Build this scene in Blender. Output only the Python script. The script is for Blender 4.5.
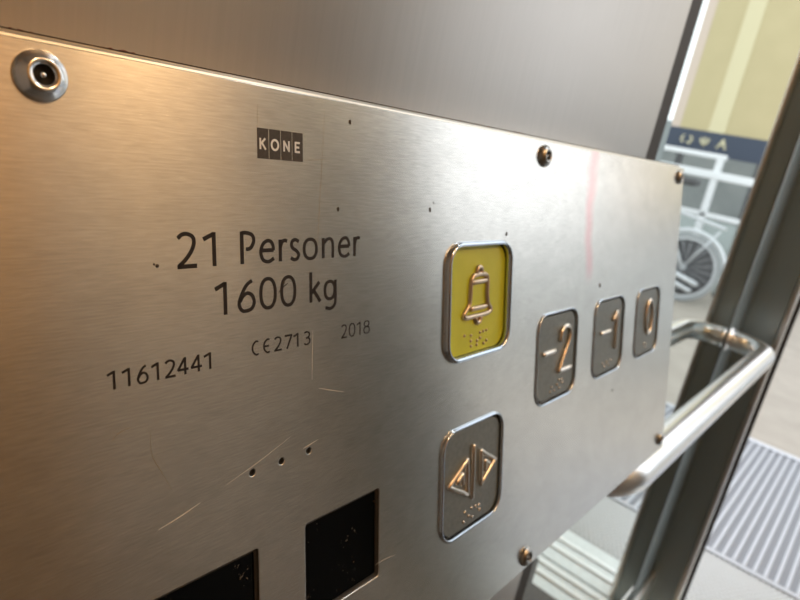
import bpy, bmesh, math, random
from mathutils import Vector, Matrix

random.seed(7)
for o in list(bpy.data.objects):
    bpy.data.objects.remove(o, do_unlink=True)
scene = bpy.context.scene
C = scene.collection

# ------------------------------------------------------------------ camera
EYE = 1.02                       # lens height above the car floor
cam_d = bpy.data.cameras.new('camera')
cam = bpy.data.objects.new('camera', cam_d)
C.objects.link(cam)
right = Vector((0.6447210, -0.7416998, 0.1849760))
down = Vector((-0.1037038, -0.3246116, -0.9401451))
fwd = Vector((0.7573508, 0.5869486, -0.2862011))
m = Matrix.Identity(4)
for i in range(3):
    m[i][0] = right[i]; m[i][1] = -down[i]; m[i][2] = -fwd[i]
m[2][3] = EYE
cam.matrix_world = m
cam_d.sensor_fit = 'HORIZONTAL'
cam_d.sensor_width = 36.0
cam_d.lens = 614.65 / 800 * 36.0
cam_d.clip_start = 0.01
cam_d.clip_end = 200
cam_d.dof.use_dof = True
cam_d.dof.focus_distance = 0.175
cam_d.dof.aperture_fstop = 19.0
scene.camera = cam

# ------------------------------------------------------------------ world, exposure
w = bpy.data.worlds.new('overcast_sky')
scene.world = w
w.use_nodes = True
bg = w.node_tree.nodes['Background']
bg.inputs[0].default_value = (0.94, 0.97, 1.0, 1)
bg.inputs[1].default_value = 1.55
vs = scene.view_settings
vs.view_transform = 'Standard'
vs.look = 'None'
vs.gamma = 1.0
vs.use_curve_mapping = False
vs.exposure = 0.3

# ------------------------------------------------------------------ dimensions
WY = 0.199        # side wall surface (car interior is Y < WY)
XF = 1.395        # front wall surface
XB = -0.75        # back wall
YR = -1.20        # opposite wall
HC = 2.25         # car ceiling
DOOR0, DOOR1 = 0.122, -0.76    # doorway edges in Y
SEAM = 0.585      # joint between steel wall panel and mirror
POST = 1.262      # start of the corner post

# ------------------------------------------------------------------ helpers
def link(name, me, mat=None, parent=None):
    me.name = name
    o = bpy.data.objects.new(name, me)
    C.objects.link(o)
    if mat is not None:
        me.materials.clear()
        me.materials.append(mat)
    if parent is not None:
        o.parent = parent
    return o

def tag(o, label, cat=None, group=None):
    o['label'] = label
    if cat: o['category'] = cat
    if group: o['group'] = group
    return o

def struct(o):
    o['kind'] = 'structure'
    return o

def empty(name, loc=(0, 0, 0), rot=(0, 0, 0)):
    o = bpy.data.objects.new(name, None)
    C.objects.link(o)
    o.location = loc
    o.rotation_euler = rot
    o.empty_display_size = 0.05
    return o

def bm_box(bm, a, b, bev=0.0, seg=2):
    x0, y0, z0 = [min(a[i], b[i]) for i in range(3)]
    x1, y1, z1 = [max(a[i], b[i]) for i in range(3)]
    v = [bm.verts.new(p) for p in ((x0,y0,z0),(x1,y0,z0),(x1,y1,z0),(x0,y1,z0),(x0,y0,z1),(x1,y0,z1),(x1,y1,z1),(x0,y1,z1))]
    fs = [bm.faces.new([v[i] for i in q]) for q in ((3,2,1,0),(4,5,6,7),(0,1,5,4),(1,2,6,5),(2,3,7,6),(3,0,4,7))]
    if bev > 0:
        es = list({e for f in fs for e in f.edges})
        bmesh.ops.bevel(bm, geom=es, offset=bev, segments=seg, profile=0.5, affect='EDGES')

def to_mesh(bm, smooth=False):
    bmesh.ops.recalc_face_normals(bm, faces=bm.faces)
    me = bpy.data.meshes.new('mesh')
    bm.to_mesh(me); bm.free()
    if smooth:
        for p in me.polygons: p.use_smooth = True
    return me

def box_mesh(a, b, bev=0.0, seg=2):
    bm = bmesh.new(); bm_box(bm, a, b, bev, seg)
    return to_mesh(bm, False)

def box(name, a, b, mat, parent=None, bev=0.0):
    o = link(name, box_mesh(a, b, bev), mat, parent)
    uv_planar(o)
    return o

def uv_planar(o, ax=None):
    """u = object X (or Y on faces that look along X), v = Z: keeps the brushing horizontal"""
    me = o.data
    uv = me.uv_layers.new(name='UVMap') if not me.uv_layers else me.uv_layers[0]
    for p in me.polygons:
        n = p.normal
        for li in p.loop_indices:
            co = me.vertices[me.loops[li].vertex_index].co
            if abs(n.z) > 0.8: c = (co.x, co.y)
            elif abs(n.x) > 0.7: c = (co.y, co.z)
            else: c = (co.x, co.z)
            uv.data[li].uv = c

def catmull(pts, n=8, closed=False):
    P = [Vector(p) for p in pts]
    out = []
    N = len(P)
    rng = range(N) if closed else range(N - 1)
    for i in rng:
        p0 = P[(i - 1) % N] if closed or i > 0 else P[0] * 2 - P[1]
        p1 = P[i]; p2 = P[(i + 1) % N]
        p3 = P[(i + 2) % N] if closed or i + 2 < N else P[-1] * 2 - P[-2]
        for k in range(n):
            t = k / n
            out.append(0.5 * ((2 * p1) + (p2 - p0) * t + (2 * p0 - 5 * p1 + 4 * p2 - p3) * t * t + (3 * p1 - p0 - 3 * p2 + p3) * t ** 3))
    if not closed: out.append(P[-1])
    return out

def bm_tube(bm, pts, r, seg=12, closed=False, caps=True, up=None):
    P = [Vector(p) for p in pts]
    n = len(P)
    rings = []
    prev = None
    for i in range(n):
        if closed: t = P[(i + 1) % n] - P[i - 1]
        else: t = P[min(i + 1, n - 1)] - P[max(i - 1, 0)]
        t.normalize()
        if prev is None:
            a = Vector(up) if up else (Vector((0, 0, 1)) if abs(t.z) < 0.9 else Vector((0, 1, 0)))
        else: a = prev
        s = (a - t * a.dot(t)).normalized()
        prev = s
        b = t.cross(s)
        rr = r[i] if isinstance(r, (list, tuple)) else r
        rings.append([bm.verts.new(P[i] + (s * math.cos(k * 2 * math.pi / seg) + b * math.sin(k * 2 * math.pi / seg)) * rr) for k in range(seg)])
    m_ = n if closed else n - 1
    for i in range(m_):
        A, B = rings[i], rings[(i + 1) % n]
        for k in range(seg):
            bm.faces.new((A[k], A[(k + 1) % seg], B[(k + 1) % seg], B[k]))
    if caps and not closed:
        bm.faces.new(rings[0][::-1]); bm.faces.new(rings[-1])

def tube(name, pts, r, mat, parent=None, seg=12, closed=False, up=None):
    bm = bmesh.new(); bm_tube(bm, pts, r, seg, closed, True, up)
    return link(name, to_mesh(bm, True), mat, parent)

def bm_lathe(bm, prof, seg=32, frame=None):
    """prof: (radius, height) along local axis; frame: function (x, y, h) -> Vector"""
    rings = []
    for r, h in prof:
        if r < 1e-7: rings.append([bm.verts.new(frame(0, 0, h))])
        else: rings.append([bm.verts.new(frame(r * math.cos(2 * math.pi * k / seg), r * math.sin(2 * math.pi * k / seg), h)) for k in range(seg)])
    for A, B in zip(rings, rings[1:]):
        for k in range(seg):
            k2 = (k + 1) % seg
            if len(A) == 1 and len(B) == 1: continue
            if len(A) == 1: bm.faces.new((A[0], B[k], B[k2]))
            elif len(B) == 1: bm.faces.new((A[k], A[k2], B[0]))
            else: bm.faces.new((A[k], A[k2], B[k2], B[k]))

# ------------------------------------------------------------------ materials
def mat(name, col, rough=0.5, metal=0.0, aniso=0.0, anrot=0.0, spec=0.5, emit=None, es=0.0):
    m_ = bpy.data.materials.new(name)
    m_.use_nodes = True
    b = m_.node_tree.nodes['Principled BSDF']
    b.inputs['Base Color'].default_value = (*col, 1)
    b.inputs['Roughness'].default_value = rough
    b.inputs['Metallic'].default_value = metal
    b.inputs['Specular IOR Level'].default_value = spec
    if aniso:
        b.inputs['Anisotropic'].default_value = aniso
        b.inputs['Anisotropic Rotation'].default_value = anrot
    if emit:
        b.inputs['Emission Color'].default_value = (*emit, 1)
        b.inputs['Emission Strength'].default_value = es
    return m_

class NT:
    def __init__(s, m_):
        s.t = m_.node_tree; s.b = s.t.nodes['Principled BSDF']
    def n(s, typ, **kw):
        nd = s.t.nodes.new(typ)
        for k, v in kw.items():
            if k in nd.inputs: nd.inputs[k].default_value = v
            else: setattr(nd, k, v)
        return nd
    def l(s, a, ao, b, bi): s.t.links.new(a.outputs[ao], b.inputs[bi])

def brushed(name, col, rough, aniso=0.75, gu=110.0, gv=1500.0, bump=0.25, var=0.16, smear=0.10, vertical=False, grime=0.0):
    m_ = mat(name, col, rough, 1.0, aniso, 0.25 if not vertical else 0.0)
    k = NT(m_)
    uv = k.n('ShaderNodeUVMap', uv_map='UVMap')
    mp = k.n('ShaderNodeMapping')
    mp.inputs['Scale'].default_value = (gv, gu, 1) if vertical else (gu, gv, 1)
    k.l(uv, 'UV', mp, 'Vector')
    nz = k.n('ShaderNodeTexNoise', Scale=1.0, Detail=3.0, Roughness=0.6)
    k.l(mp, 0, nz, 'Vector')
    mp2 = k.n('ShaderNodeMapping'); mp2.inputs['Scale'].default_value = (9, 14, 1)
    k.l(uv, 'UV', mp2, 'Vector')
    n2 = k.n('ShaderNodeTexNoise', Scale=1.0, Detail=3.0, Roughness=0.5)
    k.l(mp2, 0, n2, 'Vector')
    # colour: fine grain
    r = k.n('ShaderNodeMapRange'); r.inputs['From Min'].default_value = 0.25; r.inputs['From Max'].default_value = 0.75
    r.inputs['To Min'].default_value = 1 - var; r.inputs['To Max'].default_value = 1 + var * 0.4
    k.l(nz, 'Fac', r, 'Value')
    mx = k.n('ShaderNodeMix', data_type='RGBA', blend_type='MULTIPLY')
    mx.inputs['Factor'].default_value = 1.0
    mx.inputs['A'].default_value = (*col, 1)
    k.t.links.new(r.outputs[0], mx.inputs[7])
    mx.inputs[6].default_value = (*col, 1)
    mp3 = k.n('ShaderNodeMapping'); mp3.inputs['Scale'].default_value = (38, 60, 1)
    k.l(uv, 'UV', mp3, 'Vector')
    n3 = k.n('ShaderNodeTexNoise', Scale=1.0, Detail=6.0, Roughness=0.7)
    k.l(mp3, 0, n3, 'Vector')
    r3 = k.n('ShaderNodeMapRange'); r3.inputs['From Min'].default_value = 0.3; r3.inputs['From Max'].default_value = 0.65
    r3.inputs['To Min'].default_value = 1 - grime; r3.inputs['To Max'].default_value = 1.0
    k.l(n3, 'Fac', r3, 'Value')
    mx3 = k.n('ShaderNodeMix', data_type='RGBA', blend_type='MULTIPLY')
    mx3.inputs[0].default_value = 1.0
    k.t.links.new(mx.outputs[2], mx3.inputs[6]); k.t.links.new(r3.outputs[0], mx3.inputs[7])
    k.t.links.new(mx3.outputs[2], k.b.inputs['Base Color'])
    # roughness: greasy smears
    r2 = k.n('ShaderNodeMapRange'); r2.inputs['From Min'].default_value = 0.1; r2.inputs['From Max'].default_value = 0.9
    r2.inputs['To Min'].default_value = rough - smear * 0.5; r2.inputs['To Max'].default_value = rough + smear * 0.5
    k.l(n2, 'Fac', r2, 'Value')
    k.t.links.new(r2.outputs[0], k.b.inputs['Roughness'])
    bp = k.n('ShaderNodeBump'); bp.inputs['Strength'].default_value = bump; bp.inputs['Distance'].default_value = 0.00005
    k.l(nz, 'Fac', bp, 'Height')
    k.t.links.new(bp.outputs[0], k.b.inputs['Normal'])
    tg = k.n('ShaderNodeTangent', direction_type='UV_MAP', uv_map='UVMap')
    k.t.links.new(tg.outputs[0], k.b.inputs['Tangent'])
    return m_

def noisy(name, col, col2, scale, rough=0.6, metal=0.0, bump=0.0, dist=0.002, detail=5.0):
    m_ = mat(name, col, rough, metal)
    k = NT(m_)
    tc = k.n('ShaderNodeTexCoord')
    nz = k.n('ShaderNodeTexNoise', Scale=scale, Detail=detail, Roughness=0.6)
    k.l(tc, 'Object', nz, 'Vector')
    cr = k.n('ShaderNodeValToRGB')
    cr.color_ramp.elements[0].position = 0.3; cr.color_ramp.elements[0].color = (*col, 1)
    cr.color_ramp.elements[1].position = 0.7; cr.color_ramp.elements[1].color = (*col2, 1)
    k.l(nz, 'Fac', cr, 'Fac')
    k.t.links.new(cr.outputs[0], k.b.inputs['Base Color'])
    if bump:
        bp = k.n('ShaderNodeBump'); bp.inputs['Strength'].default_value = bump; bp.inputs['Distance'].default_value = dist
        k.l(nz, 'Fac', bp, 'Height'); k.t.links.new(bp.outputs[0], k.b.inputs['Normal'])
    return m_

M = {}
M['plate'] = brushed('brushed_steel_plate', (0.84, 0.825, 0.785), 0.265, aniso=0.72, gu=150, gv=2300, smear=0.03, bump=0.10, var=0.2, grime=0.13)
M['wall'] = brushed('satin_steel_wall', (0.47, 0.445, 0.42), 0.36, aniso=0.5, gu=600, gv=12, bump=0.03, var=0.05, smear=0.06)
M['return'] = brushed('dark_steel_return', (0.33, 0.375, 0.375), 0.42, aniso=0.3, gu=600, gv=12, bump=0.03, var=0.06)
M['trimsteel'] = mat('trim_steel', (0.72, 0.70, 0.66), 0.3, 1.0)
M['gap'] = mat('joint_rubber', (0.028, 0.022, 0.018), 0.6)
M['mirror'] = mat('mirror_glass', (0.73, 0.785, 0.765), 0.015, 1.0)
M['chrome'] = mat('polished_chrome', (0.58, 0.65, 0.74), 0.14, 1.0)
M['screw'] = mat('screw_steel', (0.80, 0.81, 0.83), 0.2, 1.0)
M['brass'] = mat('worn_screw_steel', (0.40, 0.40, 0.39), 0.32, 1.0)
M['hole'] = mat('hole_black', (0.012, 0.009, 0.007), 0.7)
M['ink'] = mat('engraving_ink', (0.022, 0.016, 0.012), 0.55, spec=0.3)
M['logo'] = noisy('logo_etch', (0.045, 0.036, 0.028), (0.075, 0.06, 0.046), 900, 0.6)
M['button'] = noisy('dark_button_metal', (0.19, 0.21, 0.205), (0.255, 0.28, 0.27), 400, 0.38, 0.55)
M['symbol'] = mat('worn_symbol_metal', (0.78, 0.72, 0.64), 0.22, 1.0)
M['yellow'] = noisy('yellow_plastic', (0.58, 0.64, 0.03), (0.66, 0.72, 0.05), 60, 0.42)
M['bronze'] = mat('bronze_relief', (0.62, 0.49, 0.36), 0.32, 1.0)
M['rail'] = mat('satin_rail_steel', (0.97, 0.97, 0.97), 0.3, 1.0)
M['box'] = mat('housing_steel', (0.74, 0.70, 0.62), 0.3, 1.0)
M['sealant'] = mat('red_brown_residue', (0.16, 0.02, 0.012), 0.7)
M['scratch'] = mat('bright_scratch', (0.86, 0.83, 0.78), 0.35, 1.0)
M['palescratch'] = mat('pale_scratch', (0.82, 0.75, 0.64), 0.6, 0.2)
M['darkscratch'] = mat('dark_scratch', (0.40, 0.32, 0.22), 0.5, 0.6)
M['speck'] = mat('dirt_and_joint_shade', (0.05, 0.035, 0.02), 0.8)  # real dirt specks, also the painted shade line on the upper joint
M['carfloor'] = noisy('car_floor', (0.085, 0.08, 0.075), (0.13, 0.125, 0.12), 120, 0.6)
M['sill'] = noisy('sill_aluminium', (0.60, 0.645, 0.635), (0.70, 0.745, 0.735), 60, 0.45, 0.4)
M['ridge'] = mat('sill_ridge', (0.86, 0.90, 0.90), 0.3, 0.3)
M['plateal'] = noisy('studded_aluminium', (0.30, 0.31, 0.31), (0.44, 0.45, 0.44), 160, 0.5, 0.25, 0.3, 0.001)
M['stud'] = mat('stud_aluminium', (0.74, 0.75, 0.75), 0.4, 0.2)
M['matbase'] = mat('mat_rubber', (0.27, 0.28, 0.305), 0.7)
M['matbar'] = mat('mat_aluminium', (0.58, 0.60, 0.64), 0.4, 0.2)
M['concrete'] = noisy('pale_concrete', (0.34, 0.305, 0.26), (0.41, 0.37, 0.32), 6, 0.75)
M['laminate'] = noisy('warm_laminate', (0.68, 0.36, 0.11), (0.76, 0.42, 0.14), 3, 0.45)
M['tan'] = noisy('tan_laminate', (0.63, 0.48, 0.31), (0.71, 0.55, 0.36), 3, 0.45)
M['umber'] = noisy('darkened_umber_laminate', (0.20, 0.115, 0.05), (0.25, 0.15, 0.07), 3, 0.45)
M['carlow'] = noisy('darkened_taupe_laminate', (0.30, 0.26, 0.21), (0.35, 0.30, 0.25), 3, 0.45)
M['carwall'] = mat('car_wall_grey', (0.42, 0.39, 0.35), 0.5)
M['ceiling'] = mat('ceiling_white', (0.72, 0.68, 0.62), 0.6)
M['landwall'] = noisy('landing_wall', (0.24, 0.265, 0.27), (0.34, 0.365, 0.37), 2, 0.7)
M['navy'] = mat('navy_sign', (0.05, 0.065, 0.10), 0.5)
M['cream'] = mat('cream_pictogram', (0.80, 0.74, 0.50), 0.5)
M['whitepaint'] = mat('white_paint', (0.86, 0.88, 0.90), 0.35)
M['darkgrey'] = mat('dark_grey_paint', (0.09, 0.09, 0.095), 0.5)
M['silver'] = mat('silver_paint', (0.72, 0.75, 0.78), 0.3, 0.4)
M['tyre'] = mat('tyre_rubber', (0.36, 0.38, 0.39), 0.6)

# yellow board: pale yellow with a paler upright stripe
def yellow_board():
    m_ = mat('pale_yellow_board', (0.60, 0.54, 0.27), 0.5)
    k = NT(m_)
    tc = k.n('ShaderNodeTexCoord')
    nz = k.n('ShaderNodeTexNoise', Scale=4.0, Detail=4.0)
    k.l(tc, 'Object', nz, 'Vector')
    cr = k.n('ShaderNodeValToRGB')
    cr.color_ramp.elements[0].color = (0.50, 0.42, 0.23, 1); cr.color_ramp.elements[1].color = (0.60, 0.51, 0.29, 1)
    k.l(nz, 'Fac', cr, 'Fac'); k.t.links.new(cr.outputs[0], k.b.inputs['Base Color'])
    return m_
M['board'] = yellow_board()
M['pink'] = mat('pinkish_edge', (0.66, 0.54, 0.45), 0.5)
M['boardstripe'] = mat('pale_cream_stripe', (0.70, 0.63, 0.40), 0.5)

# glass
def glass():
    m_ = mat('railing_glass', (0.86, 0.93, 0.92), 0.05)
    b = m_.node_tree.nodes['Principled BSDF']
    b.inputs['Transmission Weight'].default_value = 0.7
    b.inputs['IOR'].default_value = 1.2
    return m_
M['glass'] = glass()
M['lamp'] = mat('added_warm_lamp', (1, 0.9, 0.75), 0.5, emit=(1.0, 0.65, 0.33), es=58.0)  # glow of the unseen lamps added for the warm side

M['addedcoollamp'] = mat('added_cool_lamp', (1, 1, 1), 0.5, emit=(0.92, 0.97, 1.0), es=30.0)  # glow of the unseen lamp added near the door
# black display glass with dust
def display():
    m_ = mat('black_display_glass', (0.003, 0.004, 0.005), 0.10, spec=0.12)
    k = NT(m_)
    tc = k.n('ShaderNodeTexCoord')
    vo = k.n('ShaderNodeTexNoise', Scale=900.0, Detail=2.0)
    k.l(tc, 'Object', vo, 'Vector')
    big = k.n('ShaderNodeTexNoise', Scale=70.0, Detail=3.0)
    k.l(tc, 'Object', big, 'Vector')
    ad = k.n('ShaderNodeMath', operation='MULTIPLY')
    k.l(vo, 'Fac', ad, 0); k.l(big, 'Fac', ad, 1)
    cr = k.n('ShaderNodeValToRGB')
    cr.color_ramp.elements[0].position = 0.40; cr.color_ramp.elements[0].color = (0.002, 0.003, 0.004, 1)
    cr.color_ramp.elements[1].position = 0.52; cr.color_ramp.elements[1].color = (0.20, 0.18, 0.15, 1)
    k.l(ad, 0, cr, 'Fac'); k.t.links.new(cr.outputs[0], k.b.inputs['Base Color'])
    return m_
M['display'] = display()

# pink marker smear on the plate (a stain with its own shape)
def add_smear(m_):
    k = NT(m_)
    base = None
    for lk in k.t.links:
        if lk.to_node == k.b and lk.to_socket.name == 'Base Color': base = lk.from_socket
    uv = k.n('ShaderNodeUVMap', uv_map='UVMap')
    nz = k.n('ShaderNodeTexNoise', Scale=25.0, Detail=2.0)
    k.l(uv, 'UV', nz, 'Vector')
    sx = k.n('ShaderNodeSeparateXYZ'); k.l(uv, 'UV', sx, 0)
    wob = k.n('ShaderNodeMath', operation='MULTIPLY_ADD'); wob.inputs[1].default_value = 0.02
    k.l(nz, 'Fac', wob, 0); k.l(sx, 'X', wob, 2)
    d = k.n('ShaderNodeMath', operation='SUBTRACT'); k.l(wob, 0, d, 0); d.inputs[1].default_value = SMEAR_U + 0.01
    a = k.n('ShaderNodeMath', operation='ABSOLUTE'); k.l(d, 0, a, 0)
    r = k.n('ShaderNodeMapRange', interpolation_type='SMOOTHSTEP')
    r.inputs['From Min'].default_value = 0.0; r.inputs['From Max'].default_value = 0.009
    r.inputs['To Min'].default_value = 0.55; r.inputs['To Max'].default_value = 0.0
    k.l(a, 0, r, 'Value')
    rv = k.n('ShaderNodeMapRange', interpolation_type='SMOOTHSTEP')
    rv.inputs['From Min'].default_value = SMEAR_V0; rv.inputs['From Max'].default_value = SMEAR_V0 + 0.015
    k.l(sx, 'Y', rv, 'Value')
    mu = k.n('ShaderNodeMath', operation='MULTIPLY'); k.l(r, 0, mu, 0); k.l(rv, 0, mu, 1)
    mx = k.n('ShaderNodeMix', data_type='RGBA', blend_type='MIX')
    k.t.links.new(mu.outputs[0], mx.inputs[0]); k.t.links.new(base, mx.inputs[6])
    mx.inputs[7].default_value = (0.85, 0.45, 0.46, 1)
    k.t.links.new(mx.outputs[2], k.b.inputs['Base Color'])

# ------------------------------------------------------------------ the car shell
wl = struct(box('wall_left', (XB - 0.02, WY, 0), (SEAM - 0.020, WY + 0.03, HC), M['wall']))
struct(box('trim_1', (SEAM - 0.020, WY + 0.001, 0), (SEAM + 0.009, WY + 0.03, HC), M['gap']))
def prism(name, xy, z0, z1, mt, parent=None):
    bm = bmesh.new()
    A = [bm.verts.new((x, y, z0)) for x, y in xy]; B = [bm.verts.new((x, y, z1)) for x, y in xy]
    n = len(xy)
    for i in range(n): bm.faces.new((A[i], A[(i + 1) % n], B[(i + 1) % n], B[i]))
    bm.faces.new(A[::-1]); bm.faces.new(B)
    o = link(name, to_mesh(bm), mt, parent); uv_planar(o)
    return o
ma, mb = SEAM + 0.009, POST - 0.015
mir = prism('mirror_panel', [(ma, WY + 0.02), (ma, WY + 0.0016), (ma + 0.012, WY), (mb - 0.012, WY), (mb, WY + 0.0016), (mb, WY + 0.02)], 0.13, HC - 0.05, M['mirror'])
tag(mir, 'tall mirror reflecting the landing, between control panel and corner post', 'mirror')
struct(box('trim_3', (POST - 0.015, WY + 0.004, 0), (POST, WY + 0.03, HC), M['gap']))
struct(box('trim_4', (POST, WY, 0), (XF, WY + 0.03, HC), M['return'], bev=0.002))
bb = box('baseboard_left', (SEAM + 0.013, WY - 0.012, 0), (XF, WY, 0.135), M['trimsteel'], bev=0.005)
struct(bb)
struct(box('wall_front', (XF, DOOR0 + 0.018, 0), (XF + 0.05, WY + 0.03, HC), M['return']))
struct(box('trim_5', (XF - 0.004, DOOR0 + 0.006, 0), (XF + 0.03, DOOR0 + 0.018, HC), M['trimsteel'], bev=0.005))
struct(box('trim_6', (XF + 0.030, DOOR0, 0), (XF + 0.05, DOOR0 + 0.018, HC), M['gap']))
fr = struct(box('wall_front.001', (XF, YR, 0), (XF + 0.05, DOOR1, HC), M['return']))
struct(box('wall_front.002', (XF, DOOR1, 2.05), (XF + 0.05, DOOR0, HC), M['return']))
struct(box('floor', (XB, YR, -0.03), (XF - 0.12, WY, 0), M['carfloor']))
struct(box('ceiling', (XB, YR - 0.03, HC), (XF + 0.05, WY + 0.03, HC + 0.03), M['ceiling']))
wr = struct(box('wall_right', (XB, YR - 0.03, 0), (XF + 0.05, YR - 0.006, HC), M['gap']))
for x0, x1, mt in ((XB + 0.004, -0.10, 'laminate'), (-0.092, 0.53, 'laminate'), (0.538, 0.70, 'carwall'), (0.708, 1.14, 'tan'), (1.148, XF, 'carwall')):
    box('wall_panel', (x0, YR - 0.006, 1.128), (x1, YR, HC - 0.01), M[mt], wr)
    box('wall_panel', (x0, YR - 0.006, 0.08), (x1, YR, 1.12), M['umber' if mt == 'laminate' else 'carlow'], wr)  # unseen lower panels, colour darkened to steepen the light gradient down the wall
struct(box('wall_back', (XB - 0.03, YR - 0.03, 0), (XB, WY + 0.03, HC), M['carwall']))

def added_ceiling_lamp(x, y, glow='lamp'):  # unseen lamp, added to light the car interior
    e = empty('added_ceiling_lamp', (x, y, HC))
    def fr_(a, b, h): return Vector((a, b, h))
    bm = bmesh.new()
    bm_lathe(bm, [(0.115, 0.0), (0.115, -0.012), (0.10, -0.016), (0.095, -0.012), (0.095, -0.004)], 40, fr_)
    link('rim', to_mesh(bm, True), M['chrome'], e)
    bm = bmesh.new()
    bm_lathe(bm, [(0.0, -0.0115), (0.06, -0.011), (0.094, -0.008)], 40, fr_)
    link('added_lamp_diffuser', to_mesh(bm, True), M[glow], e)
    return e
for i, (x, y, lab) in enumerate(((0.30, -1.06, 'added unseen round warm ceiling lamp over the orange wall panels of the lift car'),
                            (0.95, -1.06, 'added unseen round warm ceiling lamp over the tan wall panel beside the lift door'))):
    tag(added_ceiling_lamp(x, y), lab, 'lamp', 'added unseen lamps on the lift car ceiling')  # both added to give the control panel its warm left side
tag(added_ceiling_lamp(1.16, -0.40, 'addedcoollamp'), 'added unseen round cool white ceiling lamp just inside the lift door', 'lamp', 'added unseen lamps on the lift car ceiling')  # added for the rail highlight and a brighter sill

# door sill: base and raised ridges along Y
sl = empty('door_sill', (XF - 0.12, 0, 0))
tag(sl, 'ridged aluminium door sill at the lift doorway', 'door sill')
def sl_box(n, a, b, mt, bev=0):
    o = box(n, (a[0] - (XF - 0.12), a[1], a[2]), (b[0] - (XF - 0.12), b[1], b[2]), mt, sl, bev); return o
sl_box('sill_base', (XF - 0.12, YR + 0.02, -0.03), (XF + 0.16, WY, -0.008), M['gap'])
JX = 1.392
for x0, x1 in ((XF - 0.12, JX - 0.003), (JX + 0.003, XF + 0.16)):
    sl_box('sill_plate', (x0, YR + 0.02, -0.008), (x1, WY, 0.0), M['sill'], 0.001)
for x in (JX - 0.075, JX - 0.035, JX + 0.05, JX + 0.095):
    sl_box('ridge', (x, YR + 0.02, -0.001), (x + 0.016, WY, 0.006), M['ridge'], 0.005)

# ------------------------------------------------------------------ landing outside
LX = XF + 0.16
GX = 1.833
struct(box('floor.001', (LX, -6.0, -0.04), (9.0, 4.0, -0.004), M['concrete']))
tp = empty('threshold_plate', (LX, 0, 0))
tag(tp, 'studded pale aluminium threshold plate between door sill and ribbed mat', 'floor plate')
box('plate', (0, -1.3, -0.004), (GX - LX, 0.45, -0.001), M['plateal'], tp)
bm = bmesh.new()
nx, ny = 20, 120
for i in range(nx):
    for j in range(ny):
        x = 0.012 + i * (GX - LX - 0.024) / (nx - 1); y = -1.28 + (j + (i % 2) * 0.5) * 0.0143
        v = [bm.verts.new((x + 0.0048 * math.cos(a), y + 0.0048 * math.sin(a), -0.001)) for a in [q * math.pi / 3 for q in range(6)]]
        t = [bm.verts.new((x + 0.0026 * math.cos(a), y + 0.0026 * math.sin(a), 0.0032)) for a in [q * math.pi / 3 for q in range(6)]]
        bm.faces.new(t)
        for q in range(6): bm.faces.new((v[q], v[(q + 1) % 6], t[(q + 1) % 6], t[q]))
st = link('studs', to_mesh(bm), M['stud'], tp); st['kind'] = 'stuff'

gm = empty('ribbed_mat', (GX, 0, 0))
tag(gm, 'entrance mat of pale metal ribs in the floor outside the lift door', 'mat')
GL = 1.01
box('base', (0, -1.3, -0.004), (GL, 0.32, 0.0), M['matbase'], gm)
box('edge_strip', (GL - 0.03, -1.3, 0), (GL, 0.32, 0.012), M['matbar'], gm, 0.003)
box('edge_strip', (0, -1.3, 0), (0.012, 0.32, 0.007), M['matbar'], gm, 0.002)
barm = box_mesh((0.012, -0.0045, 0), (GL - 0.03, 0.0045, 0.010), 0.003, 1)
for i in range(58):
    y = 0.30 - 0.0272 * i
    b = bpy.data.objects.new('rib', barm); C.objects.link(b); b.parent = gm; b.location = (0, y, 0)
barm.name = 'rib'; barm.materials.append(M['matbar'])

struct(box('wall_landing', (7.2, -6.0, -0.004), (7.35, 4.0, 1.55), M['landwall']))

# yellow board with navy sign below
yb = empty('yellow_board', (5.95, -1.034, 0.0)); yb.scale = (1.0625,) * 3
tag(yb, 'tall pale yellow board with paler upright stripe standing on the landing', 'board')
box('panel', (0, -0.42, 1.285), (0.05, 0.36, 3.4), M['board'], yb)
box('edge_frame', (-0.002, -0.80, 1.285), (0.05, -0.42, 3.4), M['pink'], yb)
box('stripe', (-0.006, -0.19, 1.285), (0, -0.06, 3.4), M['boardstripe'], yb)
box('leg', (0.01, -0.38, -0.004), (0.04, -0.33, 1.285), M['darkgrey'], yb)
box('leg', (0.01, 0.24, -0.004), (0.04, 0.29, 1.285), M['darkgrey'], yb)
ns = box('navy_strip', (-0.004, -0.62, 1.10), (0.02, 0.36, 1.285), M['navy'], yb)
ns['label'] = 'navy strip with cream pictograms'
def pict(strokes, cy, cz, s):
    bm = bmesh.new()
    for st_ in strokes:
        P = catmull([(-0.008, cy + a * s, cz + b * s) for a, b in st_], 5) if len(st_) > 2 else [Vector((-0.008, cy + a * s, cz + b * s)) for a, b in st_]
        bm_tube(bm, P, 0.007, 6)
    link('pictogram', to_mesh(bm, True), M['cream'], ns)
pict([[(-0.5, 0.5), (-0.75, 0), (-0.5, -0.5)], [(0.3, 0.5), (0.65, 0.1), (0.4, -0.5), (0.1, -0.3)]], -0.33, 1.20, 0.06)
pict([[(-0.5, 0.5), (-0.4, -0.1), (0, -0.3), (0.4, -0.1), (0.5, 0.5)], [(0, 0.6), (0, -0.6)]], -0.19, 1.20, 0.06)
pict([[(0, 0.7), (-0.3, 0), (-0.6, -0.6)], [(0, 0.7), (0.25, 0), (0.5, -0.6)], [(-0.4, -0.1), (0.4, 0.1)]], -0.05, 1.20, 0.06)

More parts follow.
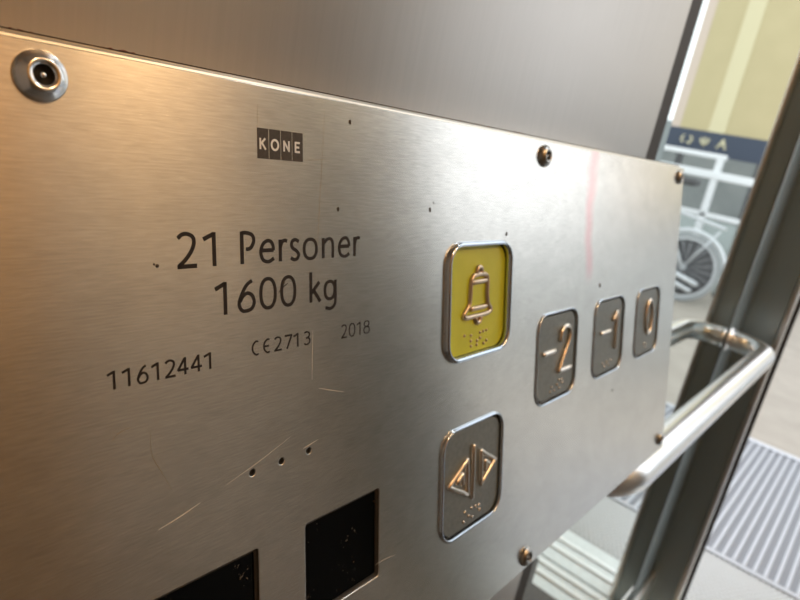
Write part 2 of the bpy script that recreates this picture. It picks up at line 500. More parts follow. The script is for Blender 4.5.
# white railing
rl = empty('guard_railing', (5.63, -0.025, 0)); rl.scale = (1.0625,) * 3
tag(rl, 'white guard railing with glass infill on the landing', 'railing')
box('top_rail', (-0.03, -2.6, 0.925), (0.03, -0.30, 0.985), M['whitepaint'], rl, 0.008)
box('mid_rail', (-0.02, -2.6, 0.63), (0.02, -0.30, 0.67), M['whitepaint'], rl, 0.008)
box('upper_rail', (-0.02, -2.6, 1.075), (0.02, -0.86, 1.115), M['whitepaint'], rl, 0.008)
for y in (-2.5, -1.7, -0.90, -0.40):
    box('post', (-0.02, y - 0.025, -0.004), (0.02, y + 0.025, 1.09 if y < -0.5 else 0.94), M['whitepaint'], rl, 0.006)
for a, b in ((-2.47, -1.73), (-1.67, -0.93), (-0.87, -0.43)):
    box('glass_pane', (-0.004, a, 0.08), (0.004, b, 0.62), M['glass'], rl)

# bicycle parked along the railing (seen in the mirror)
def bicycle():
    e = empty('bicycle', (5.28, -0.93, 0.0)); e.scale = (1.0625,) * 3
    tag(e, 'parked silver bicycle with mudguard in front of the white railing', 'bicycle')
    R_ = 0.245
    def wheel(y0):
        wz = R_ + 0.008
        bm = bmesh.new()
        bm_tube(bm, [(0, y0 + R_ * math.cos(a), wz + R_ * math.sin(a)) for a in [i * math.pi / 24 for i in range(48)]], 0.017, 8, True)
        wh = link('wheel', to_mesh(bm, True), M['tyre'], e)
        bm = bmesh.new()
        bm_tube(bm, [(0, y0 + 0.222 * math.cos(a), wz + 0.222 * math.sin(a)) for a in [i * math.pi / 24 for i in range(48)]], 0.010, 8, True)
        link('rim', to_mesh(bm, True), M['silver'], wh)
        bm = bmesh.new()
        bm_lathe(bm, [(0.0, 0.012), (0.19, 0.012), (0.21, 0.006), (0.19, 0.0), (0.0, 0.0)], 36, lambda a, b, h: Vector((0.012 + h, y0 + a, wz + b)))
        link('wheel_cover', to_mesh(bm), M['darkgrey'], wh)
        bm = bmesh.new()
        for i in range(20):
            a = i * math.pi / 10
            bm_tube(bm, [(0.02 * (-1) ** i, y0, wz), (0, y0 + 0.22 * math.cos(a), wz + 0.22 * math.sin(a))], 0.0016, 4)
        bm_tube(bm, [(-0.05, y0, wz), (0.05, y0, wz)], 0.018, 10)
        link('spokes', to_mesh(bm, True), M['silver'], wh)
        bm = bmesh.new()
        bm_tube(bm, [(0, y0 + 0.285 * math.cos(a), wz + 0.285 * math.sin(a)) for a in [math.radians(q) for q in range(5, 175, 8)]], 0.016, 8)
        link('mudguard', to_mesh(bm, True), M['silver'], wh)
        return wz
    wz = wheel(0.02); wheel(-0.98)
    t = lambda n, p, r, mt: tube(n, p, r, mt, e, 10)
    bb_ = (0, -0.40, 0.27); seat = (0, -0.26, 0.66); head = (0, -0.80, 0.70)
    t('chain_stay', [(-0.05, 0.16, 0.16), (-0.05, -0.40, 0.29)], 0.020, M['silver'])
    t('chain_stay', [(-0.05, 0.13, 0.10), (-0.05, -0.20, 0.18)], 0.018, M['silver'])
    t('seat_stay', [(-0.04, 0.02, wz), seat], 0.016, M['silver'])
    t('seat_tube', [bb_, (0, -0.20, 0.85)], 0.016, M['silver'])
    t('top_tube', [seat, head], 0.017, M['silver'])
    t('down_tube', [bb_, (0, -0.83, 0.62)], 0.019, M['silver'])
    t('fork', [(0, -0.78, 0.80), (0.0, -0.86, 0.55), (0.05, -0.98, wz)], 0.014, M['silver'])
    t('rack', [(0.0, 0.22, 0.60), (0.0, -0.22, 0.66)], 0.012, M['silver'])
    t('rack', [(-0.05, 0.20, 0.58), (-0.05, 0.02, wz)], 0.007, M['silver'])
    t('handlebar', [(-0.27, -0.70, 0.92), (-0.1, -0.79, 0.90), (0.1, -0.79, 0.90), (0.27, -0.70, 0.92)], 0.012, M['darkgrey'])
    t('stem', [(0, -0.78, 0.78), (0, -0.79, 0.90)], 0.013, M['darkgrey'])
    bm = bmesh.new(); bm_box(bm, (-0.07, -0.32, 0.85), (0.07, -0.06, 0.91), 0.025, 3)
    link('saddle', to_mesh(bm, True), M['darkgrey'], e)
    t('kickstand', [(-0.04, -0.36, 0.27), (-0.16, -0.30, -0.001)], 0.009, M['darkgrey'])
    bm = bmesh.new()
    bm_lathe(bm, [(0.0, -0.004), (0.085, -0.004), (0.09, 0), (0.085, 0.004), (0, 0.004)], 28, lambda a, b, h: Vector((-0.055 + h, bb_[1] + a, bb_[2] + b)))
    link('chainring', to_mesh(bm), M['darkgrey'], e)
    return e
bicycle()

# ------------------------------------------------------------------ handrail with returned ends
RZ = EYE - 0.287
RS = 0.070
RR = 0.0187
rx0, rx1 = 0.530, 1.275
hr = empty('handrail', (rx0, WY, RZ))
tag(hr, 'round satin steel handrail with curved ends below the control panel', 'handrail')
br = 0.055
path = [(0, -0.004, 0), (0, -(RS - br), 0)]
for i in range(1, 13):
    a = i / 12 * math.pi / 2
    path.append((br - br * math.cos(a), -(RS - br) - br * math.sin(a), 0))
Lr = rx1 - rx0
n0 = 24
for i in range(1, n0): path.append((br + (Lr - 2 * br) * i / n0, -RS, 0))
for i in range(0, 13):
    a = i / 12 * math.pi / 2
    path.append((Lr - br + br * math.sin(a), -(RS - br) - br * math.cos(a), 0))
path.append((Lr, -0.004, 0))
bm = bmesh.new(); bm_tube(bm, path, RR, 32, False, True, (0, 0, 1))
link('rail_tube', to_mesh(bm, True), M['rail'], hr)
for x in (0, Lr):
    bm = bmesh.new()
    bm_lathe(bm, [(0.0, 0.0), (0.024, 0.0), (0.024, -0.003), (0.022, -0.005), (0.018, -0.005)], 32, lambda a, b, h, x=x: Vector((x + a, h, b)))
    link('wall_flange', to_mesh(bm, True), M['rail'], hr)

# ------------------------------------------------------------------ control panel
TILT = 0.22843
OX, OY, OZ = 0.047077, 0.148875, EYE + 0.000035       # plate point u=0, v=0 (top edge)
U0, V0 = 190.0, -226.0                                  # the empty sits at the plate's lower edge
PL, PR, PT, PB = -228.0, 465.0, 0.0, -225.0             # plate outline in mm
up = Vector((0, math.sin(TILT), math.cos(TILT)))
base = Vector((OX, OY, OZ)) + Vector((U0 / 1000, 0, 0)) + up * (V0 / 1000)
cp = empty('control_panel', base, (-TILT, 0, 0))
tag(cp, 'tilted brushed steel lift control panel with engraved text and raised buttons', 'control panel')
def P(u, v, w_=0.0):      # mm on the plate, w_ out of the plate -> panel local
    return Vector(((u - U0) / 1000, -w_ / 1000, (v - V0) / 1000))
SMEAR_U = (293.5 - U0) / 1000
SMEAR_V0 = (-78 - V0) / 1000
add_smear(M['plate'])

def rrect(cu, cv, wu, hv, r, n=6):
    pts = []
    for (sx, sy, a0) in ((1, 1, 0), (-1, 1, 90), (-1, -1, 180), (1, -1, 270)):
        cx, cy = cu + sx * (wu / 2 - r), cv + sy * (hv / 2 - r)
        for i in range(n + 1):
            a = math.radians(a0 + 90 * i / n)
            pts.append((cx + r * math.cos(a), cy + r * math.sin(a)))
    return pts
def circ(cu, cv, r, n=24): return [(cu + r * math.cos(2 * math.pi * i / n), cv + r * math.sin(2 * math.pi * i / n)) for i in range(n)]

def plate_with_holes(name, outlines, w0, w1, material, parent, bev=0.0):
    """first outline is the border, the others are cut out; from depth w0 to w1 (mm)"""
    cu = bpy.data.curves.new('tmp', 'CURVE'); cu.dimensions = '2D'; cu.fill_mode = 'BOTH'
    for o_ in outlines:
        s = cu.splines.new('POLY'); s.points.add(len(o_) - 1)
        for p_, q in zip(s.points, o_): p_.co = (q[0] / 1000, q[1] / 1000, 0, 1)
        s.use_cyclic_u = True
    cu.extrude = (w1 - w0) / 2000 - bev / 1000
    if bev: cu.bevel_depth = bev / 1000; cu.bevel_resolution = 1; cu.offset = -bev / 1000
    ob = bpy.data.objects.new('tmp', cu); C.objects.link(ob)
    dg = bpy.context.evaluated_depsgraph_get()
    me = bpy.data.meshes.new_from_object(ob.evaluated_get(dg))
    bpy.data.objects.remove(ob, do_unlink=True); bpy.data.curves.remove(cu)
    mid = (w0 + w1) / 2
    for v in me.vertices:
        x, y, z = v.co
        v.co = P(x * 1000, y * 1000, z * 1000 + mid)
    bm = bmesh.new(); bm.from_mesh(me)
    bmesh.ops.remove_doubles(bm, verts=bm.verts, dist=1e-6)
    bmesh.ops.recalc_face_normals(bm, faces=bm.faces); bm.to_mesh(me); bm.free()
    o = link(name, me, material, parent)
    uv_planar(o)
    return o

BT = [('bell', 179.4, -72.4, 50.5, 51.0), ('open', 178.6, -153.2, 49.5, 51.5), ('m2', 259.5, -111.7, 48, 50), ('m1', 332.0, -111.7, 48, 50), ('zero', 403.5, -111.7, 48, 50)]
DISP = [(41.4, -154.6, 36.5, 35.6), (96.6, -154.6, 36.5, 35.6)]
HOLES = [(58.1, -112.0), (69.1, -111.9), (80.3, -111.9)]
outl = [rrect((PL + PR) / 2, (PT + PB) / 2, PR - PL, PT - PB, 2.0)]
for n_, u, v, a, b in BT: outl.append(rrect(u, v, a - 1.6, b - 1.6, 9.0))
for u, v, a, b in DISP: outl.append(rrect(u, v, a, b, 1.2, 3))
for u, v in HOLES: outl.append(circ(u, v, 1.1, 16))
plate_with_holes('face_plate', outl, -2.0, 0.0, M['plate'], cp, 0.25)

# housing behind the plate: wedge to the wall, top lip a little proud of the plate's upper edge
def wall_w(v):            # depth (mm, negative) at which the wall lies behind plate height v
    y = OY + math.sin(TILT) * v / 1000
    return -(WY - y) / math.cos(TILT) * 1000
def loc_world(x, y, z):
    p = Vector((x, y, z)) - base
    ct, st_ = math.cos(TILT), math.sin(TILT)
    return Vector((p.x, ct * p.y - st_ * p.z, st_ * p.y + ct * p.z))
bm = bmesh.new()
prof = []
ptop = Vector((0, OY, OZ)) + up * 0.0018 - Vector((0, -math.cos(TILT), math.sin(TILT))) * 0.0021
pbot = Vector((0, OY, OZ)) + up * (PB + 2) / 1000 - Vector((0, -math.cos(TILT), math.sin(TILT))) * 0.0021
yz = []
# rounded upper front edge, then back to the wall
r_ = 0.0018
for i in range(6):
    a = i / 5 * math.pi / 2
    yz.append((ptop.y + r_ - r_ * math.cos(a), ptop.z - r_ + r_ * math.sin(a)))
yz.append((WY, ptop.z)); yz.append((WY, pbot.z)); yz.append((pbot.y, pbot.z))
rows = []
for x in ((PL + 2) / 1000 + OX, (PR - 2) / 1000 + OX):
    rows.append([bm.verts.new(loc_world(x, y, z)) for y, z in yz])
n_ = len(yz)
for i in range(n_):
    f_ = bm.faces.new((rows[0][i], rows[0][(i + 1) % n_], rows[1][(i + 1) % n_], rows[1][i]))
bm.faces.new(rows[0]); bm.faces.new(rows[1][::-1])
# inside the cut-outs the housing front is hidden by dark wells (below)
hb = link('housing', to_mesh(bm), M['box'], cp); uv_planar(hb)

# red-brown residue along the upper joint
def residue(u0, u1, r=0.5):
    pts = []
    n = 10
    for i in range(n + 1):
        u = u0 + (u1 - u0) * i / n
        pts.append(loc_world(OX + u / 1000, ptop.y + 0.003, ptop.z + 0.0003 + random.uniform(-0.0002, 0.0002)))
    bm = bmesh.new(); bm_tube(bm, pts, [r / 1000 * (0.4 + 0.6 * math.sin(math.pi * (i + 0.5) / (n + 1))) for i in range(n + 1)], 6)
    link('residue_streak', to_mesh(bm, True), M['sealant'], cp)
for a, b in ((2, 10), (23, 31), (205, 222)): residue(a, b, 0.16)
tube('joint_shade_line', [loc_world(OX + u_ / 1000, ptop.y + 0.0022, ptop.z + 0.0001) for u_ in (PL + 2, 0, 120, 240, 360, PR - 2)], 0.00022, M['speck'], cp, 6)  # thin dark line painting the shadow of the upper joint

# screws
def screw_mesh():
    bm = bmesh.new()
    f_ = lambda a, b, h: P(a * 1000 + U0, b * 1000 + V0, h * 1000)
    bm_lathe(bm, [(0.0054, 0.0), (0.0054, 0.0006), (0.0050, 0.0014), (0.0034, 0.0026), (0.0031, 0.0027), (0.00215, 0.00245), (0.0021, 0.0022), (0.0020, 0.0004)], 40, f_)
    return to_mesh(bm, True)
def hole_mesh():
    bm = bmesh.new()
    f_ = lambda a, b, h: P(a * 1000 + U0, b * 1000 + V0, h * 1000)
    bm_lathe(bm, [(0.0, 0.0005), (0.0021, 0.0005)], 24, f_)
    return to_mesh(bm)
def pin_mesh():
    bm = bmesh.new()
    f_ = lambda a, b, h: P(a * 1000 + U0, b * 1000 + V0, h * 1000)
    bm_lathe(bm, [(0.0006, 0.0005), (0.0006, 0.0019), (0.0004, 0.0021), (0.0, 0.0021)], 12, f_)
    return to_mesh(bm, True)
sm, hm, pm = screw_mesh(), hole_mesh(), pin_mesh()
sm2 = sm.copy()
for (u, v, mt) in ((6.9, -6.9, 'screw'), (234.0, -7.0, 'brass'), (453.4, -6.9, 'brass'), (233.0, -217.6, 'brass'), (453.4, -214.6, 'brass'), (6.9, -217.6, 'brass'), (-219.0, -6.9, 'brass'), (-219.0, -217.6, 'brass')):
    s = link('screw', sm if mt == 'screw' else sm2, M[mt], cp)
    s.location = ((u) / 1000, 0, (v) / 1000)
    s.location = Vector((u / 1000 - U0 / 1000, 0, v / 1000 - V0 / 1000))
    # meshes are centred on (U0, V0)
    h = link('socket', hm, M['hole'], s)
    link('pin', pm, M['screw'], s)

# display windows: dark wells with black glass
for i, (u, v, a, b) in enumerate(DISP):
    d = plate_with_holes('display_window', [rrect(u, v, a - 0.1, b - 0.1, 1.15, 3)], -2.05, -1.5, M['display'], cp)
    d['label'] = 'dusty black display glass'
    plate_with_holes('gasket', [rrect(u, v, a - 0.1, b - 0.1, 1.15, 3), rrect(u, v, a - 2.0, b - 2.0, 0.8, 3)], -1.5, -1.0, M['gap'], d)
for u, v in HOLES:
    plate_with_holes('speaker_hole', [circ(u, v, 1.09, 16)], -2.05, -1.4, M['hole'], cp)

# ---- stroke lettering
def ell(cx, cy, rx, ry, n=28, p=2.3):
    out = []
    for i in range(n):
        a = 2 * math.pi * i / n
        c, s = math.cos(a), math.sin(a)
        out.append((cx + rx * math.copysign(abs(c) ** (2 / p), c), cy + ry * math.copysign(abs(s) ** (2 / p), s)))
    return out
G = {
 '1': [('l', [(0.0, .80), (.80, .955)]), ('l', [(.80, 1), (.80, 0)])],
 '2': [('c', [(.08, .85), (.28, .95), (.55, .965), (.82, .88), (.88, .70), (.72, .46), (.40, .22), (.07, .05)]), ('l', [(.02, .045), (1, .045)])],
 '6': [('c', [(.82, .965), (.50, .83), (.20, .52), (.07, .26), (.22, .06), (.5, .025), (.8, .09), (.93, .28), (.82, .49), (.56, .58), (.30, .50), (.12, .33)])],
 '0': [('o', ell(.5, .5, .44, .475))],
 'P': [('l', [(.12, 0), (.12, 1)]), ('c', [(.12, .955), (.45, .955), (.80, .88), (.90, .71), (.75, .52), (.55, .455), (.38, .455)])],
 'e': [('l', [(.10, .385), (.93, .385)]), ('c', [(.93, .37), (.90, .53), (.75, .66), (.5, .685), (.22, .58), (.07, .34), (.20, .10), (.45, .025), (.70, .035), (.95, .12)])],
 'r': [('l', [(.15, 0), (.15, .71)]), ('c', [(.17, .45), (.38, .62), (.68, .68), (1, .65)])],
 's': [('c', [(.92, .62), (.60, .685), (.25, .65), (.13, .52), (.30, .40), (.65, .32), (.90, .19), (.75, .06), (.40, .025), (.05, .09)])],
 'o': [('o', ell(.5, .355, .44, .33))],
 'n': [('l', [(.10, 0), (.10, .71)]), ('c', [(.12, .5), (.35, .63), (.62, .68), (.84, .59), (.89, .40), (.89, .2), (.89, 0)])],
 'k': [('l', [(.10, 0), (.10, 1.05)]), ('l', [(.88, .69), (.18, .33)]), ('l', [(.34, .42), (.96, 0)])],
 'g': [('o', ell(.46, .355, .38, .315)), ('c', [(.90, .71), (.90, .4), (.90, .06), (.84, -.18), (.52, -.31), (.12, -.26)])],
 '4': [('l', [(.72, 0), (.72, 1)]), ('l', [(.70, .96), (.05, .29)]), ('l', [(.02, .30), (1.02, .30)])],
 '7': [('l', [(.02, .955), (1.0, .955)]), ('l', [(.95, .95), (.30, 0)])],
 '3': [('c', [(.08, .90), (.42, .965), (.80, .86), (.82, .68), (.60, .55), (.32, .52)]), ('c', [(.32, .52), (.72, .48), (.92, .28), (.75, .08), (.40, .025), (.05, .10)])],
 '8': [('o', ell(.5, .755, .36, .205)), ('o', ell(.5, .275, .43, .25))],
 'C': [('c', [(.95, .93), (.60, .96), (.22, .78), (.08, .5), (.22, .22), (.60, .04), (.95, .07)])],
 'E': [('c', [(.95, .93), (.60, .96), (.22, .78), (.08, .5), (.22, .22), (.60, .04), (.95, .07)]), ('l', [(.10, .5), (.85, .5)])],
}
def bm_ribbon(bm, pts, wd, w_, closed=False, h=0.05):
    """flat raised ribbon on the plate; pts in mm"""
    n = len(pts)
    Lf, Rt = [], []
    for i in range(n):
        a = Vector(pts[(i - 1) % n]) if closed or i > 0 else None
        b = Vector(pts[i]); c = Vector(pts[(i + 1) % n]) if closed or i < n - 1 else None
        t = Vector((0, 0))
        if a is not None: t += (b - a).normalized()
        if c is not None: t += (c - b).normalized()
        t.normalize()
        nn = Vector((-t.y, t.x)) * (wd[i] if isinstance(wd, list) else wd) / 2
        Lf.append(b + nn); Rt.append(b - nn)
    rows = []
    for w__ in (w_, w_ + h):
        rows.append(([bm.verts.new(P(q.x, q.y, w__)) for q in Lf], [bm.verts.new(P(q.x, q.y, w__)) for q in Rt]))
    (l0, r0), (l1, r1) = rows
    for i in range(n if closed else n - 1):
        j = (i + 1) % n
        bm.faces.new((l1[i], l1[j], r1[j], r1[i]))
        bm.faces.new((l0[i], l0[j], l1[j], l1[i]))
        bm.faces.new((r1[i], r1[j], r0[j], r0[i]))
    if not closed:
        bm.faces.new((l0[0], l1[0], r1[0], r0[0])); bm.faces.new((l1[-1], l0[-1], r0[-1], r1[-1]))

def glyph(bm, ch, u0, u1, base_v, cap, wd, w_=0.01):
    s = wd * 0.35
    a, b = u0 + 0, u1 - 0
    for kind, pts in G[ch]:
        q = [(a + (b - a) * x, base_v + cap * y) for x, y in pts]
        if kind == 'c': q = [(p.x, p.y) for p in catmull([Vector((x, y)) for x, y in q], 6)]
        bm_ribbon(bm, q, wd * (0.92 if kind != 'l' else 1.0), w_, kind == 'o')

def lettering(text, boxes, base_v, cap, wd, slope=0.0):
    bm = bmesh.new()
    for ch, (a, b) in zip(text, boxes): glyph(bm, ch, a, b, base_v + slope * (a - boxes[0][0]), cap, wd)
    o = link('lettering', to_mesh(bm), M['ink'], cp)
    return o
lettering('21Personer', [(36.4, 42.1), (44.2, 48.2), (55.7, 60.9), (62.4, 67.7), (69.4, 72.5), (73.7, 77.3), (78.8, 84.6), (86.6, 91.9), (93.8, 99.1), (100.9, 103.9)], -49.5, 9.1, 1.16)['label'] = 'engraved words 21 Personer'
lettering('1600kg', [(47.3, 51.2), (54.5, 60.5), (62.1, 68.1), (69.8, 75.6), (81.3, 85.9), (87.3, 93.0)], -63.2, 9.1, 1.16)['label'] = 'engraved words 1600 kg'
lettering('11612441', [(17.1, 19.1), (20.7, 22.8), (24.4, 27.3), (28.2, 30.3), (31.8, 34.7), (35.3, 38.4), (39.2, 42.4), (43.2, 45.5)], -77.6, 4.6, 0.62)['label'] = 'engraved number 11612441'
lettering('CE2713', [(58.9, 61.3), (63.0, 65.4), (67.0, 69.8), (71.0, 73.9), (74.5, 76.6), (78.7, 81.4)], -76.5, 4.3, 0.56)['label'] = 'engraved mark CE 2713'
lettering('2018', [(95.1, 97.7), (98.7, 101.7), (102.6, 104.5), (105.8, 109.1)], -76.9, 4.6, 0.46)['label'] = 'engraved year 2018'

# ---- logo: four dark etched squares with bright letters
lg = link('logo', (lambda bm: (bm_ribbon(bm, [(62.2, -19.9), (79.2, -19.9)], 0.12, 0.01), to_mesh(bm))[1])(bmesh.new()), M['logo'], cp)
lg['label'] = 'etched four-square logo reading KONE'
L4 = {'K': [[(.12, 0), (.12, 1)], [(.85, 1), (.2, .48)], [(.35, .58), (.9, 0)]],
      'O': None,
      'N': [[(.12, 0), (.12, 1)], [(.12, .93), (.88, .07)], [(.88, 0), (.88, 1)]],
      'E': [[(.15, 0), (.15, 1)], [(.1, .93), (.85, .93)], [(.1, .5), (.75, .5)], [(.1, .07), (.85, .07)]]}
for i, ch in enumerate('KONE'):
    a = 62.3 + i * 4.25
    plate_with_holes('logo_square', [[(a, -19.85), (a + 3.95, -19.85), (a + 3.95, -11.55), (a, -11.55)]], 0.0, 0.04, M['logo'], lg)
    bm = bmesh.new()
    lu, lw, lv, lh = a + 0.75, 2.4, -17.4, 3.1
    if ch == 'O': bm_ribbon(bm, [(lu + lw * x, lv + lh * y) for x, y in ell(.5, .5, .5, .45, 28, 2.0)], 0.66, 0.05, True, 0.03)
    else:
        for s_ in L4[ch]: bm_ribbon(bm, [(lu + lw * x, lv + lh * y) for x, y in s_], 0.62, 0.05, False, 0.03)
    link('logo_letter', to_mesh(bm), M['scratch'], lg)

# ---- buttons
def frame_ring(name, u, v, a, b, r, wd, ht, w0, material, parent):
    """closed rounded bezel: tube of elliptical section"""
    pts = rrect(u, v, a - wd, b - wd, r - wd / 2, 8)
    bm = bmesh.new()
    n = len(pts); rings = []
    for i in range(n):
        t = (Vector(pts[(i + 1) % n]) - Vector(pts[i - 1])).normalized()
        nn = Vector((t.y, -t.x))
        ring = []
        for k in range(10):
            al = 2 * math.pi * k / 10
            q = Vector(pts[i]) + nn * (wd / 2 * math.cos(al))
            ring.append(bm.verts.new(P(q.x, q.y, w0 + ht * math.sin(al))))
        rings.append(ring)
    for i in range(n):
        A, B = rings[i], rings[(i + 1) % n]
        for k in range(10): bm.faces.new((A[k], A[(k + 1) % 10], B[(k + 1) % 10], B[k]))
    return link(name, to_mesh(bm, True), material, parent)

def relief(name, strokes, r, w0, material, parent):
    bm = bmesh.new()
    for st_ in strokes:
        closed = st_[0] == 'o'; sm_ = st_[0] in 'oc'
        pts = [Vector(q) for q in st_[1]]
        if sm_: pts = catmull(pts, 5, closed)
        elif len(pts) == 2: pts = [pts[0].lerp(pts[1], k / 4) for k in range(5)]
        if not closed:
            d0 = (pts[0] - pts[1]).normalized(); d1 = (pts[-1] - pts[-2]).normalized()
            pts = [pts[0] + d0 * r * 0.9, pts[0] + d0 * r * 0.6] + pts + [pts[-1] + d1 * r * 0.6, pts[-1] + d1 * r * 0.9]
            rad = [r * 0.35, r * 0.8] + [r] * (len(pts) - 4) + [r * 0.8, r * 0.35]
        else: rad = [r] * len(pts)
        bm_tube(bm, [P(q.x, q.y, w0) for q in pts], [x / 1000 for x in rad], 10, closed, True, (0, -1, 0))
    return link(name, to_mesh(bm, True), material, parent)

def dots(parent, pts, w0, material, r=0.9):
    bm0 = bmesh.new()
    f_ = lambda a, b, h: P(a + U0, b + V0, h)
    bm_lathe(bm0, [(r, -0.2), (r * 0.85, r * 0.45), (r * 0.45, r * 0.75), (0, r * 0.85)], 10, f_)
    me = to_mesh(bm0, True); me.materials.append(material); me.name = 'braille_dot'
    for u, v in pts:
        o = bpy.data.objects.new('braille_dot', me); C.objects.link(o); o.parent = parent
        o.location = P(u, v, w0) - Vector((0, 0, 0))

def button(u, v, a, b, label, face_mat, bez_w, bez_h, fw):
    e = empty('push_button', (0, 0, 0)); e.parent = cp; e['label'] = label
    plate_with_holes('button_face', [rrect(u, v, a - 4.4, b - 4.4, 7.8, 8)], -2.0, fw, face_mat, e, 0.2)
    plate_with_holes('well', [rrect(u, v, a - 1.9, b - 1.9, 8.8, 8)], -2.05, -1.9, M['hole'], e)
    frame_ring('bezel', u, v, a + 0.6, b + 0.6, 9.6, bez_w, bez_h, 0.15, M['chrome'], e)
    return e
n_, u, v, a, b = BT[0]
e = button(u, v, a, b, 'yellow alarm button with raised bell outline and braille', M['yellow'], 2.6, 2.0, -1.0)
relief('bell_relief', [('c', [(175.2, -61.8), (173.6, -64.0), (173.2, -69), (172.6, -74.0), (169.6, -77.0), (168.6, -78.6), (170.4, -79.6), (176, -79.6), (183, -79.6), (188.6, -79.0), (190.0, -77.6), (187.4, -74.6), (186.6, -70), (186.6, -64.2), (185.0, -61.8), (180, -61.2), (175.2, -61.8)]),
     ('l', [(174.4, -76.2), (185.8, -76.0)]), ('l', [(175.0, -64.6), (185.4, -64.4)]),
     ('c', [(177.8, -60.8), (178.2, -58.9), (179.8, -58.2), (181.4, -58.9), (181.8, -60.8)]), ('c', [(177.4, -80.6), (178.4, -82.2), (179.8, -82.8), (181.2, -82.2), (182.0, -80.6)])], 1.15, -0.8, M['bronze'], e)
dots(e, [(170.0, -87.4), (175.0, -88.0), (182.4, -87.6), (185.0, -87.4), (187.6, -87.2), (175.0, -90.4), (180.0, -91.0), (182.5, -90.0), (175.2, -92.8), (179.8, -92.8), (185.4, -93.0), (187.8, -92.0)], -1.0, M['bronze'], 0.75)
n_, u, v, a, b = BT[1]
e = button(u, v, a, b, 'grey door open button with raised arrows and braille', M['button'], 1.6, 1.1, -0.2)
relief('arrow_relief', [('l', [(178.4, -139.4), (178.1, -163.6)]), ('l', [(173.2, -144.4), (159.4, -152.4)]), ('l', [(159.4, -152.6), (174.0, -160.8)]), ('l', [(173.4, -145.0), (174.0, -160.4)]),
     ('l', [(184.6, -143.6), (197.2, -151.2)]), ('l', [(197.2, -151.4), (185.4, -159.8)]), ('l', [(184.6, -144.2), (185.2, -159.4)]),
     ('l', [(169.6, -150.2), (166.0, -152.4)]), ('l', [(169.8, -150.2), (170.0, -154.4)]), ('l', [(188.4, -149.6), (191.6, -151.4)]), ('l', [(188.4, -149.8), (188.6, -153.6)])], 1.35, -0.1, M['symbol'], e)
dots(e, [(181.8, -169.6), (173.0, -169.2), (178.4, -169.2), (185.1, -172.4), (176.2, -172.2), (172.2, -173.8), (179.1, -173.9), (184.6, -169.8)], -0.2, M['symbol'], 0.85)
n_, u, v, a, b = BT[2]
e = button(u, v, a, b, 'dark floor button with raised minus two and braille', M['button'], 1.2, 0.7, -0.3)
relief('numeral_relief', [('l', [(243.2, -108.4), (255.6, -108.4)]), ('c', [(262.4, -103.4), (263.4, -98.8), (267.6, -96.4), (272.2, -97.2), (274.4, -101.2), (272.2, -106.4), (266.6, -114.0), (261.6, -120.8)]), ('l', [(262.4, -121.0), (276.6, -121.0)])], 1.45, -0.1, M['symbol'], e)
dots(e, [(255 + i * 3.2, -128.5 - (i % 2) * 2.6) for i in range(5)] + [(253.5, -131.0), (263.4, -126.0), (267, -126.4)], -0.3, M['symbol'], 0.8)
n_, u, v, a, b = BT[3]
e = button(u, v, a, b, 'dark floor button with raised minus one and braille', M['button'], 1.2, 0.7, -0.3)
relief('numeral_relief', [('l', [(319.4, -108.4), (333.4, -108.4)]), ('l', [(337.8, -101.6), (343.4, -97.2)]), ('l', [(343.8, -97.4), (343.0, -120.6)])], 1.45, -0.1, M['symbol'], e)
dots(e, [(325 + i * 3.4, -128.5 - (i % 2) * 2.6) for i in range(5)], -0.3, M['symbol'], 0.8)
n_, u, v, a, b = BT[4]
e = button(u, v, a, b, 'dark floor button with raised zero and braille', M['button'], 1.2, 0.7, -0.3)
relief('numeral_relief', [('o', [(407 + 6.6 * math.cos(t * math.pi / 8), -108.6 + 12.2 * math.sin(t * math.pi / 8)) for t in range(16)])], 1.45, -0.1, M['symbol'], e)
dots(e, [(400, -128), (403.4, -128.2), (403.4, -131)], -0.3, M['symbol'], 0.8)

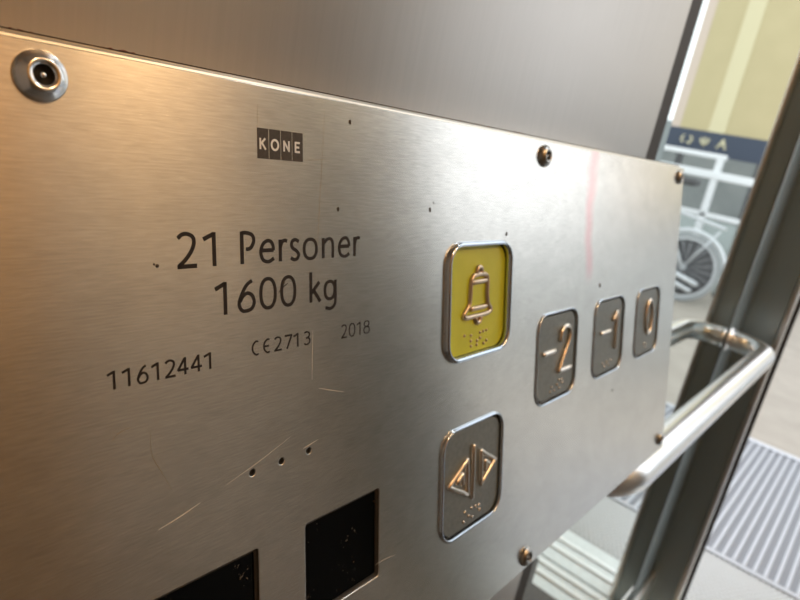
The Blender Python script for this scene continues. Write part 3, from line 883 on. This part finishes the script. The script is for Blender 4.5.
# ---- specks, scratches
def speck(u, v, r):
    bm = bmesh.new()
    n = 7
    vs_ = [bm.verts.new(P(u + r * random.uniform(.6, 1.1) * math.cos(2 * math.pi * i / n), v + 1.2 * r * random.uniform(.6, 1.1) * math.sin(2 * math.pi * i / n), 0.02)) for i in range(n)]
    c = bm.verts.new(P(u, v, 0.2))
    for i in range(n): bm.faces.new((vs_[i], vs_[(i + 1) % n], c))
    link('paint_speck', to_mesh(bm), M['speck'], cp)
for u, v, r in ((99.2, -6.0, .7), (93.7, -33.9, .55), (142.7, -33.8, .7), (31.0, -48.4, .5), (200.6, -44.4, .9), (313, -77.5, 1.3), (344, -150, .9), (145, -31.0, .35), (70.9, -56.0, .5), (30.2, -48.0, .25)): speck(u, v, r * 1.25)
def scratch(pts, wd, mt):
    q = catmull([Vector(p_) for p_ in pts], 6)
    bm = bmesh.new(); bm_ribbon(bm, [(p_.x, p_.y) for p_ in q], [wd * (0.25 + 0.75 * math.sin(math.pi * i / (len(q) - 1))) for i in range(len(q))], 0.008, False, 0.02)
    link('scratch', to_mesh(bm), M[mt], cp)
scratch([(88.2, -3.0), (85.8, -31.2), (84.6, -47)], 0.16, 'darkscratch')
scratch([(62.4, -11.4), (62.9, -5.0)], 0.10, 'darkscratch')
scratch([(79.3, -19.4), (88.1, -18.6)], 0.10, 'darkscratch')
scratch([(27.9, -117.8), (34, -116.6), (40.4, -114.9)], 0.30, 'palescratch')
scratch([(49, -112.6), (60, -109.4), (72.5, -105.0)], 0.15, 'palescratch')
scratch([(77.8, -110.4), (84.3, -109.2)], 0.22, 'palescratch')
scratch([(27.1, -90.2), (27.3, -97.0), (29.5, -102), (32.3, -108.2)], 0.16, 'darkscratch')
scratch([(82.5, -72.1), (82.1, -80), (81.9, -88.5)], 0.14, 'palescratch')
scratch([(84.5, -91.7), (90, -93.6), (96.8, -95.8)], 0.2, 'palescratch')
scratch([(124.3, -168.2), (118, -167.2), (112.7, -167.1)], 0.2, 'palescratch')
scratch([(69.0, -58.8), (70.6, -57.4), (72.6, -56.2)], 0.4, 'speck')
scratch([(17.0, -90.5), (19.5, -88.6), (22.4, -88.2)], 0.18, 'darkscratch')
